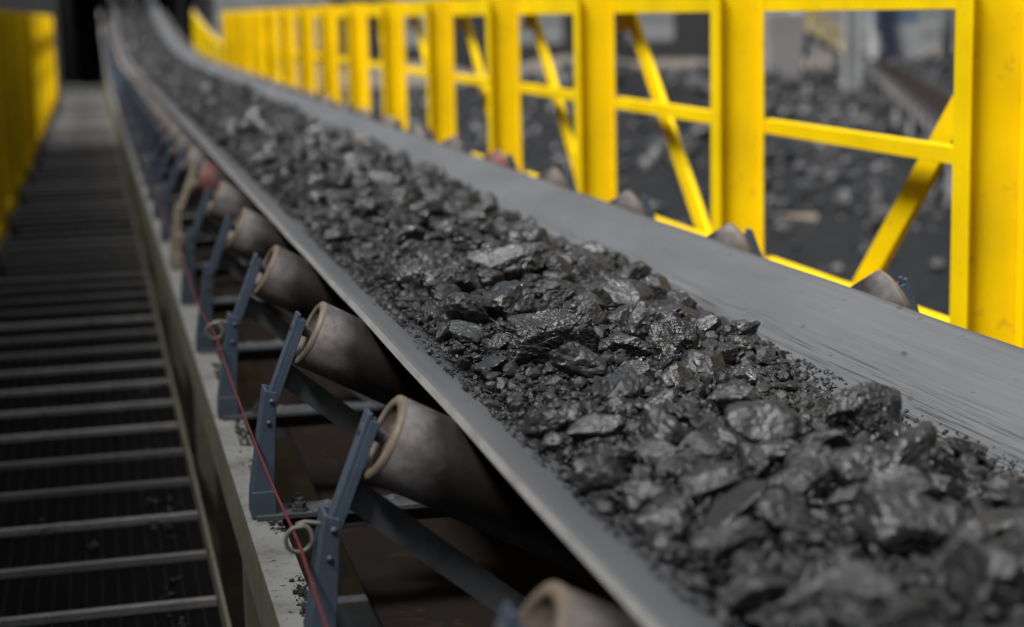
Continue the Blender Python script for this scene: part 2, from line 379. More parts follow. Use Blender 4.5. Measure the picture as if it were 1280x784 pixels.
def make_idler():
    t = thing('troughing_idler', 'x', 'roller set', (XC, 0.0, BASE))
    g = G()
    g.box((0.345, -0.07, BASE + 0.002), (2 * XC - 0.345, 0.045, BASE + 0.012)); g.box((0.41, 0.035, BASE - 0.06), (2 * XC - 0.41, 0.045, BASE + 0.002))
    for k in range(60):                                  # crusted dirt and spilled coal on the base
        x = random.uniform(0.42, 0.95) if k < 44 else random.uniform(1.6, 2.15); r_ = random.uniform(0.004, 0.014); y = random.uniform(-0.06, 0.03)
        g.lathe((x, y, BASE + 0.011), (random.uniform(-.3, .3), random.uniform(-.3, .3), 1), [(0, r_ * 1.3), (r_ * 0.5, r_), (r_ * 0.8, r_ * 0.3), (r_ * 0.82, 0.0)], 6)
    g.obj('base_beam', DUSTY, t)
    for s in (-1, 1):
        side_bracket(t, s, BLUE)
        X = (lambda x: x) if s < 0 else (lambda x: 2 * XC - x)
        g = G(); g.bar((X(0.425), 0.012, -0.895), (X(0.84), 0.012, BASE + 0.03), 0.010, 0.058, (0, 1, 0))
        g.obj('brace', DUSTY, t)
        g = G(); xx = 1.022 if s < 0 else 2 * XC - 1.022
        g.bar((xx, 0.02, BASE + 0.014), (xx, 0.02, -1.055), 0.05, 0.012, (0, 1, 0)); g.obj('centre_bracket', BLUE, t)
        for q in range(2):
            g = G(); g.lathe((X(0.425 + 0.035 * 1), -0.035 + 0.055 * q, BASE + 0.012), (0, 0, 1), [(0, 0.022), (0.006, 0.022), (0.0062, 0.016), (0.022, 0.016), (0.0221, 0.008), (0.032, 0.008), (0.032, 0)], 6, smooth=False)
            g.obj('bolt', BOLT, t)
        ax = Vector((math.cos(TR), 0, -math.sin(TR))) if s < 0 else Vector((-math.cos(TR), 0, -math.sin(TR)))
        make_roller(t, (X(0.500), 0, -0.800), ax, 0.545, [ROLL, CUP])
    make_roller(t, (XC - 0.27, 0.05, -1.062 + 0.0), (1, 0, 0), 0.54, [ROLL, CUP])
    return t
proto = make_idler()
def recolour(root, name, side, mats):
    for c in root.children:
        if c.name.split('.')[0] == name:
            cx = np.mean([v.co.x for v in c.data.vertices])
            if cx * side > 0.1:
                me = c.data.copy()
                for i, mm in enumerate(mats): me.materials[i] = mm
                c.data = me
NI = 40
for i in range(NI):
    y = 2.14 + 1.2 * i
    o = proto if i == 0 else copy_tree(proto)
    o.location = (XC, y, BASE + CZ + bend(y)); o.rotation_euler = (slope(y), 0, 0)
    if i == 0: lab = 'nearest roller set, its left roller cropped by the bottom of the photo'
    elif i == 1: lab = 'second roller set from the front, blue bracket end beside a large blurred roller'
    elif i == 2: lab = 'sharply focused roller set, third from the front, with brown tan-rimmed roller'
    elif i == 6: lab = 'roller set with the red roller and the tan side bracket'
    elif i < 6: lab = 'dark roller set on blue brackets, %s from the front and before the red one' % ordinal(i + 1)
    else: lab = 'distant roller set on blue brackets, %s beyond the red roller set' % ordinal(i - 6)
    tag(o, lab, 'roller set', 'roller sets under the coal belt')
    if i == 6:
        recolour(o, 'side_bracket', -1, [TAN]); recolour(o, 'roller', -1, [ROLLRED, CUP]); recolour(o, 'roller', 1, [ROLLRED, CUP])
        for c in o.children:
            nm = c.name.split('.')[0]; cx = np.mean([v.co.x for v in c.data.vertices])
            if nm == 'side_bracket' and cx < 0: c['label'] = 'tan painted left bracket'
            if nm == 'roller' and abs(cx) > 0.1: c['label'] = 'red painted wing roller'

# ------------------------------------------------------------------ conveyor frame
fr = thing('conveyor_gantry', 'long steel channel gantry with pale chipped paint carrying the roller sets', 'conveyor gantry', (XC, 1.0, -3.5))
ysteps = [0.3, 31.0] + [31 + 1.5 * k for k in range(1, 21)]
for s in (-1, 1):
    X = (lambda x: x) if s < 0 else (lambda x: 2 * XC - x)
    g = G()
    for ya, yb in zip(ysteps[:-1], ysteps[1:]):
        za, zb = bend(ya), bend(yb)
        g.bar((X(0.364), ya, BASE - 0.006 + za), (X(0.364), yb, BASE - 0.006 + zb), 0.088, 0.012, (1, 0, 0), 0)
        g.bar((X(0.3245), ya, BASE - 0.086 + za), (X(0.3245), yb, BASE - 0.086 + zb), 0.009, 0.148, (1, 0, 0), 1)
        g.bar((X(0.364), ya, BASE - 0.166 + za), (X(0.364), yb, BASE - 0.166 + zb), 0.088, 0.012, (1, 0, 0), 1)
    g.obj('stringer', [STRING, OLIVE], fr)
    for k in range(20):
        y = 2.5 + 2.4 * k
        g = G(); zt = BASE - 0.1725 + bend(y)
        g.box((min(X(0.335), X(0.343)), y - 0.05, -3.5), (max(X(0.335), X(0.343)), y + 0.05, zt)); g.box((min(X(0.3432), X(0.40)), y - 0.05, -3.5), (max(X(0.3432), X(0.40)), y - 0.042, zt))
        g.obj('leg', OLIVE, fr)
for k in range(20):
    y = 2.5 + 2.4 * k
    g = G(); g.box((0.402, y - 0.03, -1.72 + bend(y)), (2 * XC - 0.402, y + 0.03, -1.64 + bend(y))); g.obj('cross_tie', DUSTY, fr)

# ------------------------------------------------------------------ pull cord and its eyelets
CX, CZ_ = 0.336, -0.985
ey = [3.34 + 2.4 * k for k in range(13)]
pts = []
for k in range(330):
    y = 1.2 + 0.15 * k
    u = (y - 3.34) / 2.4; fr_ = u - math.floor(u)
    pts.append((CX + 0.004 * math.sin(y * 1.7), y, CZ_ - 0.006 - 0.045 * (1 - (2 * fr_ - 1) ** 2) + bend(y)))
g = G(); g.tube(pts, 0.0034, 6)
tag(g.obj('pull_cord', CORD, origin=(CX, 1.2, CZ_)), 'thin red emergency pull cord strung along the left side of the conveyor', 'cord')
def eyelet_mesh():
    g = G(); P = []
    rr = 0.026
    for k in range(27):                                  # pig-tail loop round the cord, then the shank to the bracket
        a = R(70) + 2 * math.pi * 1.08 * k / 26
        P.append((CX + rr * math.cos(a), -0.010 + 0.0007 * k, CZ_ - 0.004 + rr * math.sin(a)))
    x0, y0, z0 = P[-1]
    P += [(x0 + 0.018, 0.010, z0 + 0.004), (CX + 0.045, 0.010, CZ_ + 0.020), (CX + 0.065, 0.010, CZ_ + 0.010), (0.47, 0.010, CZ_ + 0.012)]
    g.tube(P, 0.0046, 8); return g
e0 = eyelet_mesh().obj('cord_eyelet', WIRE, origin=(CX, 0, CZ_))
for k, y in enumerate(ey):
    o = e0 if k == 0 else e0.copy()
    if k: COL.objects.link(o)
    o.location = (CX, y, CZ_ + CZ + bend(y))
    lab = ['wire loop guiding the red cord at the second bracket, nearest the camera', 'wire loop guiding the red cord at the fourth bracket from the front',
           'wire loop guiding the red cord just before the tan bracket'][k] if k < 3 else 'blurred wire loop on the red cord, %s beyond the tan bracket' % ordinal(k - 2)
    tag(o, lab, 'wire loop', 'wire loops holding the red cord')

# ------------------------------------------------------------------ walkway
WZ = -1.78
wk = thing('walkway', 'dark steel grating walkway with worn grey cross bars left of the conveyor', 'walkway', (-0.22, 1.0, WZ))
g = G()
for k in range(20):
    x = -0.71 + 0.05 * k; g.box((x - 0.002, 0.5, WZ - 0.028), (x + 0.002, 51.4, WZ - 0.006))
for k in range(1500):
    y = 2.5 + 0.033 * k
    if y < 51.3: g.box((-0.74, y - 0.002, WZ - 0.032), (0.285, y + 0.002, WZ - 0.0085))
g.obj('grating', GRATE, wk)
for k in range(95):
    y = 3.9 + 0.5 * k
    dy = 0.018
    g = G(); g.bar((-0.735, y - dy, WZ + 0.001), (0.282, y + dy, WZ + 0.001), 0.036, 0.022, (0, 1, 0)); g.obj('tread_bar', TREAD, wk)
for x0 in (-0.752, 0.288):
    g = G(); g.box((x0, 0.5, WZ - 0.06), (x0 + 0.012, 51.4, WZ + 0.055)); g.obj('edge_plate', OLIVE, wk)
for k in range(22):
    y = 1.3 + 2.4 * k
    if y < 51.2:
        g = G(); g.box((-0.75, y, WZ - 0.16), (0.29, y + 0.06, WZ - 0.061)); g.obj('support_beam', DARK, wk)
        for x0 in (-0.74, 0.22):
            g = G(); g.box((x0, y + 0.002, -3.5), (x0 + 0.06, y + 0.058, WZ - 0.161)); g.obj('leg', DARK, wk)

# ------------------------------------------------------------------ yellow trusses
def make_truss(name, label, sgn, x_in, y_posts, mat, diag, foot):
    t = thing(name, label, 'truss', (x_in, y_posts[0], -3.5))
    X = lambda dx: x_in + sgn * dx
    def bx(g, dx0, dx1, y0, y1, z0, z1, mt=0): g.box((min(X(dx0), X(dx1)), y0, z0), (max(X(dx0), X(dx1)), y1, z1), mt)
    for y in y_posts:
        g = G()
        bx(g, 0.0, 0.012, y, y + 0.11, -1.80, 0.112); bx(g, 0.0125, 0.2075, y + 0.05, y + 0.06, -1.80, 0.112); bx(g, 0.208, 0.220, y, y + 0.11, -1.80, 0.112)
        g.obj('post', mat, t, bevel=0.0025)
        g = G(); bx(g, 0.03, 0.18, y + 0.01, y + 0.10, -3.5, -1.803); g.obj('leg', DARK, t)
        if foot:
            g = G(); vs = [(X(-0.004), y - 0.015, WZ), (X(-0.10), y - 0.015, WZ), (X(-0.004), y - 0.015, WZ + 0.22)]
            vs += [(a, b_ + 0.02, c) for a, b_, c in vs]; g.add(vs, [(0,1,2),(5,4,3),(0,3,4,1),(1,4,5,2),(2,5,3,0)]); g.obj('post_foot', DARK, t)
    for ya, yb in zip(y_posts[:-1], y_posts[1:]):
        a, b_ = ya + 0.0605, yb + 0.0495
        a, b_ = ya - 0.02, yb - 0.022
        g = G(); bx(g, 0.222, 0.31, a, b_, 0.092, 0.104); bx(g, 0.222, 0.232, a, b_, -0.028, 0.0915); bx(g, 0.2325, 0.31, a, b_, -0.028, -0.017); g.obj('top_chord', mat, t, bevel=0.002)
        g = G(); bx(g, 0.222, 0.230, a, b_, -0.575, -0.512); bx(g, 0.2305, 0.275, a, b_, -0.5205, -0.512); g.obj('mid_rail', mat, t, bevel=0.002)
        g = G(); bx(g, 0.222, 0.230, a, b_, -1.24, -1.150); bx(g, 0.2305, 0.285, a, b_, -1.1585, -1.150); g.obj('lower_rail', mat, t, bevel=0.002)
        g = G(); bx(g, 0.05, 0.18, ya + 0.0605, yb + 0.0495, -1.80, -1.68); g.obj('bottom_chord', mat, t, bevel=0.003)
        if diag:
            g = G(); xd = X(0.29)
            if abs(ya - 5.35) < 0.1: p, q = (xd + 0.07, ya + 0.36, -0.02), (xd + 0.07, ya + 2.24, -1.75)
            else: p, q = (xd + 0.06, yb + 0.15, 0.0), (xd + 0.06, ya + 0.55, -1.75)
            g.bar(p, q, 0.030, 0.125, (1, 0, 0)); g.obj('diagonal', mat, t, bevel=0.004)
            if abs(ya - 5.35) > 0.1:
                g = G(); bx(g, 0.312, 0.318, yb + 0.06, yb + 0.26, -0.14, -0.016); g.obj('gusset', mat, t)
    return t
yp = [2.95 + 2.4 * k for k in range(16)]
make_truss('yellow_truss', 'bright yellow steel truss railing with slanted braces right of the coal belt', 1, 2.75, yp, YELLOW, True, False)
ypl = [3.6 + 2.4 * k for k in range(17)]
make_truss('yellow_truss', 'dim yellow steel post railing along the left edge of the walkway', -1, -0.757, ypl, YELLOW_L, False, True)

# low rail that climbs with the belt at the far end
gr = thing('guard_rail', 'low curved yellow railing climbing beside the far end of the belt', 'railing', (2.85, 39.2, -3.5))
g = G(); P = []
for k in range(26):
    y = 39.2 + 12.0 * k / 25; P.append((2.85, y, -0.72 + bend(y)))
g.tube(P, 0.035, 8); g.obj('top_rail', TAN, gr)
g = G(); g.tube([(x, y, z - 0.10) for x, y, z in P], 0.045, 8); g.obj('mid_rail', YELLOW, gr)
for k in range(11):
    y = 39.25 + 1.19 * k; g = G(); g.box((2.82, y, -3.5), (2.88, y + 0.06, -0.76 + bend(y))); g.obj('post', YELLOW, gr)

# ------------------------------------------------------------------ transfer house at the head of the conveyor
th = thing('transfer_house', 'dark steel building swallowing the far end of the belt', 'building', (1.1, 52, -3.5))
def corr(g, x0, x1, z0, z1, y, pitch=0.25, d=0.04):
    n = max(1, int((x1 - x0) / pitch)); vs = []; fs = []
    xs_ = []
    for k in range(n):
        a = x0 + (x1 - x0) * k / n; w = (x1 - x0) / n
        xs_ += [(a, 0), (a + w * .4, 0), (a + w * .5, -d), (a + w * .9, -d)]
    xs_.append((x1, 0))
    for x, dd in xs_: vs += [(x, y + dd, z0), (x, y + dd, z1)]
    for k in range(len(xs_) - 1): fs.append((2*k, 2*k+2, 2*k+3, 2*k+1))
    g.add(vs, fs)
g = G(); corr(g, -5.5, -0.8, -3.5, 7.0, 52.0); corr(g, -0.8, 2.95, 4.2, 7.0, 52.0); corr(g, 2.95, 3.5, -3.5, 7.0, 52.0); corr(g, -0.8, 2.95, -3.5, -1.85, 52.0)
g.box((-5.5, 52.03, -3.5), (-0.82, 52.13, 7.0)); g.box((2.97, 52.03, -3.5), (3.5, 52.13, 7.0)); g.box((-0.8, 52.03, 4.2), (2.95, 52.13, 7.0))
g.obj('front_wall', DARK, th)
g = G(); g.box((-5.5, 52.14, -3.5), (-5.4, 70, 7)); g.obj('side_wall', DARK, th)
g = G(); g.box((3.4, 52.14, -3.5), (3.5, 70, 7)); g.obj('side_wall', DARK, th)
g = G(); g.box((-5.5, 70.01, -3.5), (3.5, 70.1, 7)); g.obj('back_wall', CONCRETE, th)
g = G(); g.box((-5.6, 54.0, 7.01), (3.6, 70.3, 7.1)); g.obj('roof', DARK, th)
for k in range(3):
    for x0 in (-0.7, 2.6):
        g = G(); g.box((x0, 54 + 3 * k, -3.5), (x0 + .22, 54.2 + 3 * k, 6.8)); g.obj('column', DARK, th)
    g = G(); g.box((-0.47, 54.02 + 3 * k, 2.4), (2.59, 54.18 + 3 * k, 2.7)); g.obj('cross_beam', DARK, th)
g = G(); g.box((-0.9, 51.88, -1.8), (-0.8, 51.95, 4.3)); g.box((2.951, 51.88, -1.8), (3.05, 51.95, 4.3)); g.box((-0.799, 51.88, 4.2), (2.95, 51.95, 4.3)); g.obj('door_frame', DARK, th)

# ------------------------------------------------------------------ left shed: unseen near part added for shade, far end over the railing
sh = thing('long_shade_shed', 'long pale shed with white columns above the left yellow railing, unseen near part added for shade', 'shed', (-4, -6, -3.5))
for y0, y1 in ((-25, 24), (60, 112)):
    g = G(); g.box((-3.2, y0, -3.5), (-3.1, y1, 5.05)); g.obj('wall', CONCRETE, sh)
for y0, y1 in ((-25.2, 24.2), (59.8, 112.2)):
    g = G(); g.box((-9, y0, 5.055), (-2.7, y1, 5.2)); g.obj('roof', DARK, sh)
for k in range(12):
    y = -4 + 10 * k
    g = G(); g.box((-3.095, y, -3.5), (-2.83, y + 0.3, 5.05)); g.obj('column', WHITEPAINT, sh)

# ------------------------------------------------------------------ coal rocks
def ico(sub):
    bm = bmesh.new(); bmesh.ops.create_icosphere(bm, subdivisions=sub, radius=1.0); bm.verts.ensure_lookup_table()
    V = np.array([v.co[:] for v in bm.verts]); F = np.array([[v.index for v in f.verts] for f in bm.faces]); bm.free(); return V, F
ICO = {k: ico(k) for k in (1, 2, 3, 4, 5, 6)}
def rock(sub, seed, nplanes=13, rough=0.05, octv=4, flat=0.7, hmin=0.5):
    r_ = np.random.default_rng(seed); D, F = ICO[sub]
    def planes(n, lo, hi):
        q_ = r_.normal(size=(n, 3)); return q_ / np.linalg.norm(q_, axis=1)[:, None], r_.uniform(lo, hi, n)
    n1, h1 = planes(nplanes, hmin, 0.95); n2, h2 = planes(34, 0.80, 1.02)      # main faces, then chips off the corners
    n = np.concatenate([n1, n2]); h = np.concatenate([h1, h2])
    q = h / np.maximum(D @ n.T, 1e-3); q = np.concatenate([q, np.full((len(D), 1), 1.10)], 1)
    k = 95.0; qm = q.min(1); r = qm - np.log(np.exp(-k * (q - qm[:, None])).sum(1)) / k
    r = np.clip(r, 0.3, 1.2); off = r_.uniform(0, 50, 3)
    if rough:
        P = D * r[:, None]
        # fractured surface: patches, each with a tilt of its own
        for ns, amp in ((14, 0.10), (50, 0.11), (170, 0.12))[: 1 if sub <= 2 else (2 if sub == 3 else 3)]:
            sd = P[r_.integers(0, len(P), ns)]; gr_ = r_.normal(size=(ns, 3))
            d2 = ((P[:, None, :] - sd[None]) ** 2).sum(2) if len(P) * ns < 4e6 else None
            c = d2.argmin(1) if d2 is not None else np.concatenate([((P[i:i+4000, None, :] - sd[None]) ** 2).sum(2).argmin(1) for i in range(0, len(P), 4000)])
            r = r * (1 + np.clip(amp * (gr_[c] * (P - sd[c])).sum(1), -0.035, 0.035))
        w = r_.normal(size=3); w /= np.linalg.norm(w)
        lay = (P @ w) * r_.uniform(5, 10) + 0.4 * vnoise(P * 3 + off, 3); st = lay - np.floor(lay)
        r = r * (1 + rough * 0.45 * fbm(P * 3.0 + off, octv, seed % 97) + rough * 0.35 * (np.abs(fbm(P * 9.0 + off, max(2, octv - 2), 5)) - 0.4) + rough * 0.3 * (st ** 3 - 0.25))
    P = D * r[:, None]
    P = P * np.array([1.0, r_.uniform(0.62, 0.95), r_.uniform(flat * 0.75, flat * 1.1)])
    return P, F
def rotm(rx, ry, rz):
    return np.array((Matrix.Rotation(rz, 3, 'Z') @ Matrix.Rotation(ry, 3, 'Y') @ Matrix.Rotation(rx, 3, 'X')))

XL, XR = 0.775, 1.675
def wob(y, s): return 0.035 * math.sin(y * 2.3 + s) + 0.025 * math.sin(y * 5.1 + 2 * s) + 0.012 * math.sin(y * 11 + s)
def load_h(x, y):
    """vectorised height of the coal bed's top"""
    xl = XL + 0.025 * np.sin(y * 2.3 + 1) + 0.02 * np.sin(y * 5.1 + 2); xr = XR + 0.03 * np.sin(y * 1.9 + 4) + 0.02 * np.sin(y * 4.7)
    xr = xr + np.clip((y - 4.0) * 0.015, -0.03, 0.05)
    t = np.clip((x - xl) / (xr - xl), -0.2, 1.2)
    bzv = np.interp(x, XS_, BZ_)
    crown = 0.078 * np.clip(4 * t * (1 - t), -1, 1) ** 0.8 if False else 0.075 * np.sign(t * (1 - t)) * np.abs(4 * t * (1 - t)) ** 0.6
    zl = np.interp(xl, XS_, BZ_); zr = np.interp(xr, XS_, BZ_)
    line = zl + (zr - zl) * t
    z = np.where((t > 0) & (t < 1), line + crown, bzv - 0.06 * (np.abs(t - 0.5) - 0.5) * 4 - 0.004)
    return z
XS_ = np.linspace(XC - 0.66, XC + 0.66, 200); BZ_ = np.array([bz(x) for x in XS_])
BEND = np.vectorize(bend)

# candidate rocks from one size distribution; the largest in the picture become objects, the others the bulk
cand = []
def grid_place(n, y0, y1, smin, smax, pw, pad):
    y = rng.uniform(y0, y1, n); u = rng.uniform(0, 1, n); x = XL + 0.02 + (XR - XL - 0.07) * u
    s = smin * (smax / smin) ** (rng.uniform(0, 1, n) ** pw)
    return np.stack([x, y, s], 1)
A = np.concatenate([grid_place(170, 1.45, 3.3, 0.075, 0.16, 1.7, 0), grid_place(2000, 1.5, 4.0, 0.024, 0.125, 2.4, 0), grid_place(4200, 4.0, 9.0, 0.028, 0.14, 2.6, 0), grid_place(2600, 9, 24, 0.06, 0.17, 1.6, 0), grid_place(1500, 24, 56, 0.08, 0.2, 1.4, 0)])
A = A[np.argsort(-A[:, 2])]

# the lumps one can pick out in the photograph: x, y on the belt, length, width, height, turn, tilt, label
CAMM = None
f_px, cxp, cyp = 2250.0, 640.0, 392.0
Lv = np.array([110 - cxp, -(25 - cyp), -f_px]); Lv /= np.linalg.norm(Lv)
vx = 930.0; vy = cyp + (-f_px * f_px - (110 - cxp) * (vx - cxp)) / (25 - cyp)
Uv = -np.array([vx - cxp, -(vy - cyp), -f_px]); Uv /= np.linalg.norm(Uv)
Tv = np.cross(Lv, Uv); CAMM = np.array([Tv, Lv, Uv])
def on_load(px, py, dz=0.0):
    v = CAMM @ np.array([px - cxp, -(py - cyp), -f_px]); t = -0.85 / v[2]
    for _ in range(12):
        p = v * t; z = float(load_h(np.array([p[0]]), np.array([p[1]]))[0]) + dz; t += 0.7 * (z / v[2] - t)
    return v * t
HERO = [  # px, py, length px, height px, yaw deg, roll, flat, label
 (690, 436, 132, 66, 14, 0, 0.72, 'largest block of coal in sharp focus, long with a shadowed right end'),
 (632, 336, 125, 40, 12, -12, 0.42, 'tilted coal slab with a pale dusty top near the middle of the load'),
 (566, 362, 72, 50, 5, 10, 0.85, 'rounded coal lump just left of and below the pale topped slab'),
 (520, 354, 66, 44, -20, 0, 0.85, 'dull coal lump at the left edge, left of the rounded lump'),
 (702, 373, 76, 34, 18, 8, 0.5, 'flat pointed coal lump lying above the largest block'),
 (846, 438, 86, 78, 60, 0, 1.0, 'pitted upright coal lump right of the largest block'),
 (742, 348, 50, 40, 30, 0, 0.9, 'coal lump standing at the right edge of the load above the pitted upright lump'),
 (1078, 534, 130, 84, 40, 10, 0.8, 'big pitted coal block at the right edge near the bare belt'),
 (1046, 752, 170, 66, 10, -8, 0.5, 'broad blurred slab with a grey top at the bottom edge of the photo'),
 (905, 690, 110, 52, 5, -6, 0.5, 'blurred flat topped lump near the left belt edge in the foreground'),
 (1212, 708, 128, 96, 35, 0, 0.85, 'big blurred coal lump in the lower right corner'),
 (957, 450, 32, 22, 10, 0, 0.8, 'small coal lump lying on bare belt beside the load'),
 (1000, 612, 84, 56, 20, 10, 0.7, 'blurred angular lump left of the big pitted block'),
 (1130, 622, 96, 50, -20, 10, 0.5, 'slanting blurred lump below the big pitted block'),
 (740, 402, 56, 34, 25, 0, 0.6, 'low rough lump touching the top right of the largest block'),
 (520, 322, 56, 28, 10, -8, 0.6, 'dark wedge of coal above the rounded lump at left'),
 (880, 575, 74, 46, 0, 0, 0.6, 'squat coal lump in front of the pitted upright lump'),
 (800, 470, 40, 30, 0, 0, 0.7, 'small block between the largest block and the pitted upright lump'),
]
heroes = []
for q, (px, py, lp, hp, yaw, roll, flat, lab) in enumerate(HERO):
    c = on_load(px, py + hp * 0.15)
    dist = c @ (CAMM @ np.array([0, 0, -1.0])); L = lp * dist / f_px; H = hp * dist / f_px
    heroes.append((c, L, H, yaw, roll, flat, lab, q))

occ = [(h[0][0], h[0][1], h[1] * 0.46) for h in heroes]
keep = []; cell = {}
def near(x, y, r):
    i, j = int(x / 0.2), int(y / 0.2)
    for a in (-1, 0, 1):
        for b in (-1, 0, 1):
            for (u, v, w) in cell.get((i + a, j + b), ()):
                if (u - x) ** 2 + (v - y) ** 2 < (0.80 * (w + r)) ** 2: return True
    return False
for (x, y, r) in occ: cell.setdefault((int(x / 0.2), int(y / 0.2)), []).append((x, y, r))
clus = fbm(np.stack([A[:, 0] * 5.5, A[:, 1] * 5.5, A[:, 0] * 0], 1), 3, 31)
for (x, y, s), cv in zip(A, clus):
    if y < 4 and s > 0.05 and x > XR - 0.10 - s * 0.6: continue
    if 3.1 < y < 9 and s > 0.065 and rng.uniform() > 0.30: continue
    if y < 9 and s < 0.075 and rng.uniform() > 0.40 + 0.9 * cv: continue
    if near(x, y, s / 2): continue
    cell.setdefault((int(x / 0.2), int(y / 0.2)), []).append((x, y, s / 2)); keep.append((x, y, s))
keep = np.array(keep)

Minv = CAMM.T
def projpx(P):
    q = P @ CAMM                      # world -> camera
    return cxp + f_px * q[:, 0] / -q[:, 2], cyp - f_px * q[:, 1] / -q[:, 2], -q[:, 2]
Z = load_h(keep[:, 0], keep[:, 1]) + BEND(keep[:, 1])
ux, uy, dd = projpx(np.stack([keep[:, 0], keep[:, 1], Z], 1))
pxs = keep[:, 2] / dd * f_px
inview = (ux > -20) & (ux < 1300) & (uy > -10) & (uy < 800)
order = np.argsort(-np.where(inview, pxs, 0))
ind = set(order[:270].tolist())

GRP = 'coal lumps riding on the belt'
def zone_label(x, y):
    t = (x - XL) / (XR - XL)
    side = 'near the left edge of the load' if t < 0.34 else ('in the middle of the load' if t < 0.67 else 'near the right edge of the load')
    dep = 'blurred black coal lump in the crowded foreground' if y < 3.0 else ('angular black coal lump in the sharply focused stretch' if y < 5.4 else ('softly blurred coal lump beyond the pale topped slab' if y < 9 else 'very blurred coal lump far up the belt'))
    return dep + ', ' + side
# hero lumps
for (c, L, H, yaw, roll, flat, lab, q) in heroes:
    P, F = rock(6, 900 + q * 7, 13, 0.075, 8, flat, 0.55)
    P = P / (np.ptp(P, axis=0) * 0.5)
    P = P * np.array([L / 2, max(0.42 * L, H * 0.5) / 1.25 if flat > 0.6 else 0.30 * L, max(H * 0.62, 0.02) / 1.0])
    P = P @ rotm(R(roll), R(roll * 0.6), R(yaw)).T
    top = np.ptp(P[:, 2])
    o = np_mesh('coal_lump', P, F, COALPALE if q in (1, 8) else COAL); o.location = (c[0], c[1], c[2] + CZ + top * 0.22); tag(o, lab, 'coal lump', GRP)
for i in sorted(ind):
    x, y, s = keep[i]; P, F = rock(4, 3000 + i, int(rng.integers(7, 12)), 0.085, 6, rng.uniform(0.35, 0.95), 0.42)
    P = P * (s / 2 * 1.18); P = P @ rotm(rng.uniform(-.6, .6), rng.uniform(-.6, .6), rng.uniform(0, 6.28)).T
    o = np_mesh('coal_lump', P, F, COAL); o.location = (x, y, float(Z[i]) + CZ + s * rng.uniform(0.06, 0.30)); tag(o, zone_label(x, y), 'coal lump', GRP)

# bulk: fine bed + remaining rocks + crumbs, one object of kind stuff
VV, FF, nv = [], [], 0
def put(P, F):
    global nv
    VV.append(P); FF.append(F + nv); nv += len(P)
def bed(x0, x1, nx, y0, y1, ny, amp):
    X_, Y_ = np.meshgrid(np.linspace(x0, x1, nx), np.linspace(y0, y1, ny)); P = np.stack([X_.ravel(), Y_.ravel()], 1)
    z = load_h(P[:, 0], P[:, 1])
    q = np.stack([P[:, 0], P[:, 1], np.zeros(len(P))], 1)
    z = z + amp * (fbm(q * 9, 3, 1) * 0.016 + np.abs(fbm(q * 38, 3, 2)) * 0.010 + np.abs(fbm(q * 110, 2, 3)) * 0.004 - 0.024)
    z = z + BEND(P[:, 1])
    i = np.arange(nx * ny).reshape(ny, nx); a, b_, c, d = i[:-1, :-1].ravel(), i[:-1, 1:].ravel(), i[1:, 1:].ravel(), i[1:, :-1].ravel()
    put(np.stack([P[:, 0], P[:, 1], z], 1), np.concatenate([np.stack([a, b_, c], 1), np.stack([a, c, d], 1)]))
bed(0.82, 1.84, 180, 1.1, 8.0, 1150, 1.0); bed(0.82, 1.84, 80, 8.0, 60.0, 1300, 1.3)
PROTO2 = [rock(2, 100 + k, 9, 0.06, 3, 0.4 + 0.5 * (k % 5) / 4, 0.42)[0] for k in range(30)]; F2 = ICO[2][1]
PROTO1 = [rock(1, 200 + k, 8, 0.0, 1, 0.4 + 0.5 * (k % 5) / 4, 0.42)[0] for k in range(30)]; F1 = ICO[1][1]
PROTO3 = [rock(3, 300 + k, 9, 0.075, 4, 0.4 + 0.5 * (k % 5) / 4, 0.42)[0] for k in range(24)]; F3 = ICO[3][1]
for i in range(len(keep)):
    if i in ind: continue
    x, y, s = keep[i]; pr, F = (PROTO3, F3) if pxs[i] > 24 else (PROTO2, F2)
    P = pr[int(rng.integers(len(pr)))] * (s / 2 * 1.15) @ rotm(rng.uniform(-.5, .5), rng.uniform(-.5, .5), rng.uniform(0, 6.28)).T
    put(P + np.array([x, y, Z[i] + s * rng.uniform(0.04, 0.28)]), F)
def crumbs(n, y0, y1, smin, smax, pw, over, pr, F):
    y = rng.uniform(y0, y1, n); x = rng.uniform(XL - over, XR + over, n)
    # thinner beyond the foot of the load
    s = smin * (smax / smin) ** (rng.uniform(0, 1, n) ** pw)
    z = load_h(x, y); zb = np.interp(x, XS_, BZ_); z = np.maximum(z, zb) + BEND(y) + s * rng.uniform(-0.05, 0.35, n)
    for k in range(n):
        P = pr[int(rng.integers(len(pr)))] * (s[k] / 2 * 1.2) @ rotm(rng.uniform(-.8, .8), rng.uniform(-.8, .8), rng.uniform(0, 6.28)).T
        put(P + np.array([x[k], y[k], z[k]]), F)
crumbs(2400, 1.5, 3.1, 0.013, 0.045, 1.7, 0.01, PROTO2, F2); crumbs(4600, 3.1, 5.8, 0.013, 0.045, 1.7, 0.01, PROTO2, F2)
crumbs(700, 1.5, 9.0, 0.003, 0.009, 1.6, 0.07, PROTO1, F1); crumbs(17000, 2.2, 6.8, 0.006, 0.018, 1.4, 0.04, PROTO1, F1)
crumbs(4200, 5.6, 14, 0.022, 0.06, 1.5, 0.02, PROTO2, F2)
crumbs(4500, 12, 50, 0.04, 0.09, 1.3, 0.02, PROTO1, F1)
o = np_mesh('coal_bed', np.concatenate(VV), np.concatenate(FF), COALFINE)
tag(o, 'black coal fines and small crumbs heaped along the belt between the lumps', 'coal', kind='stuff')

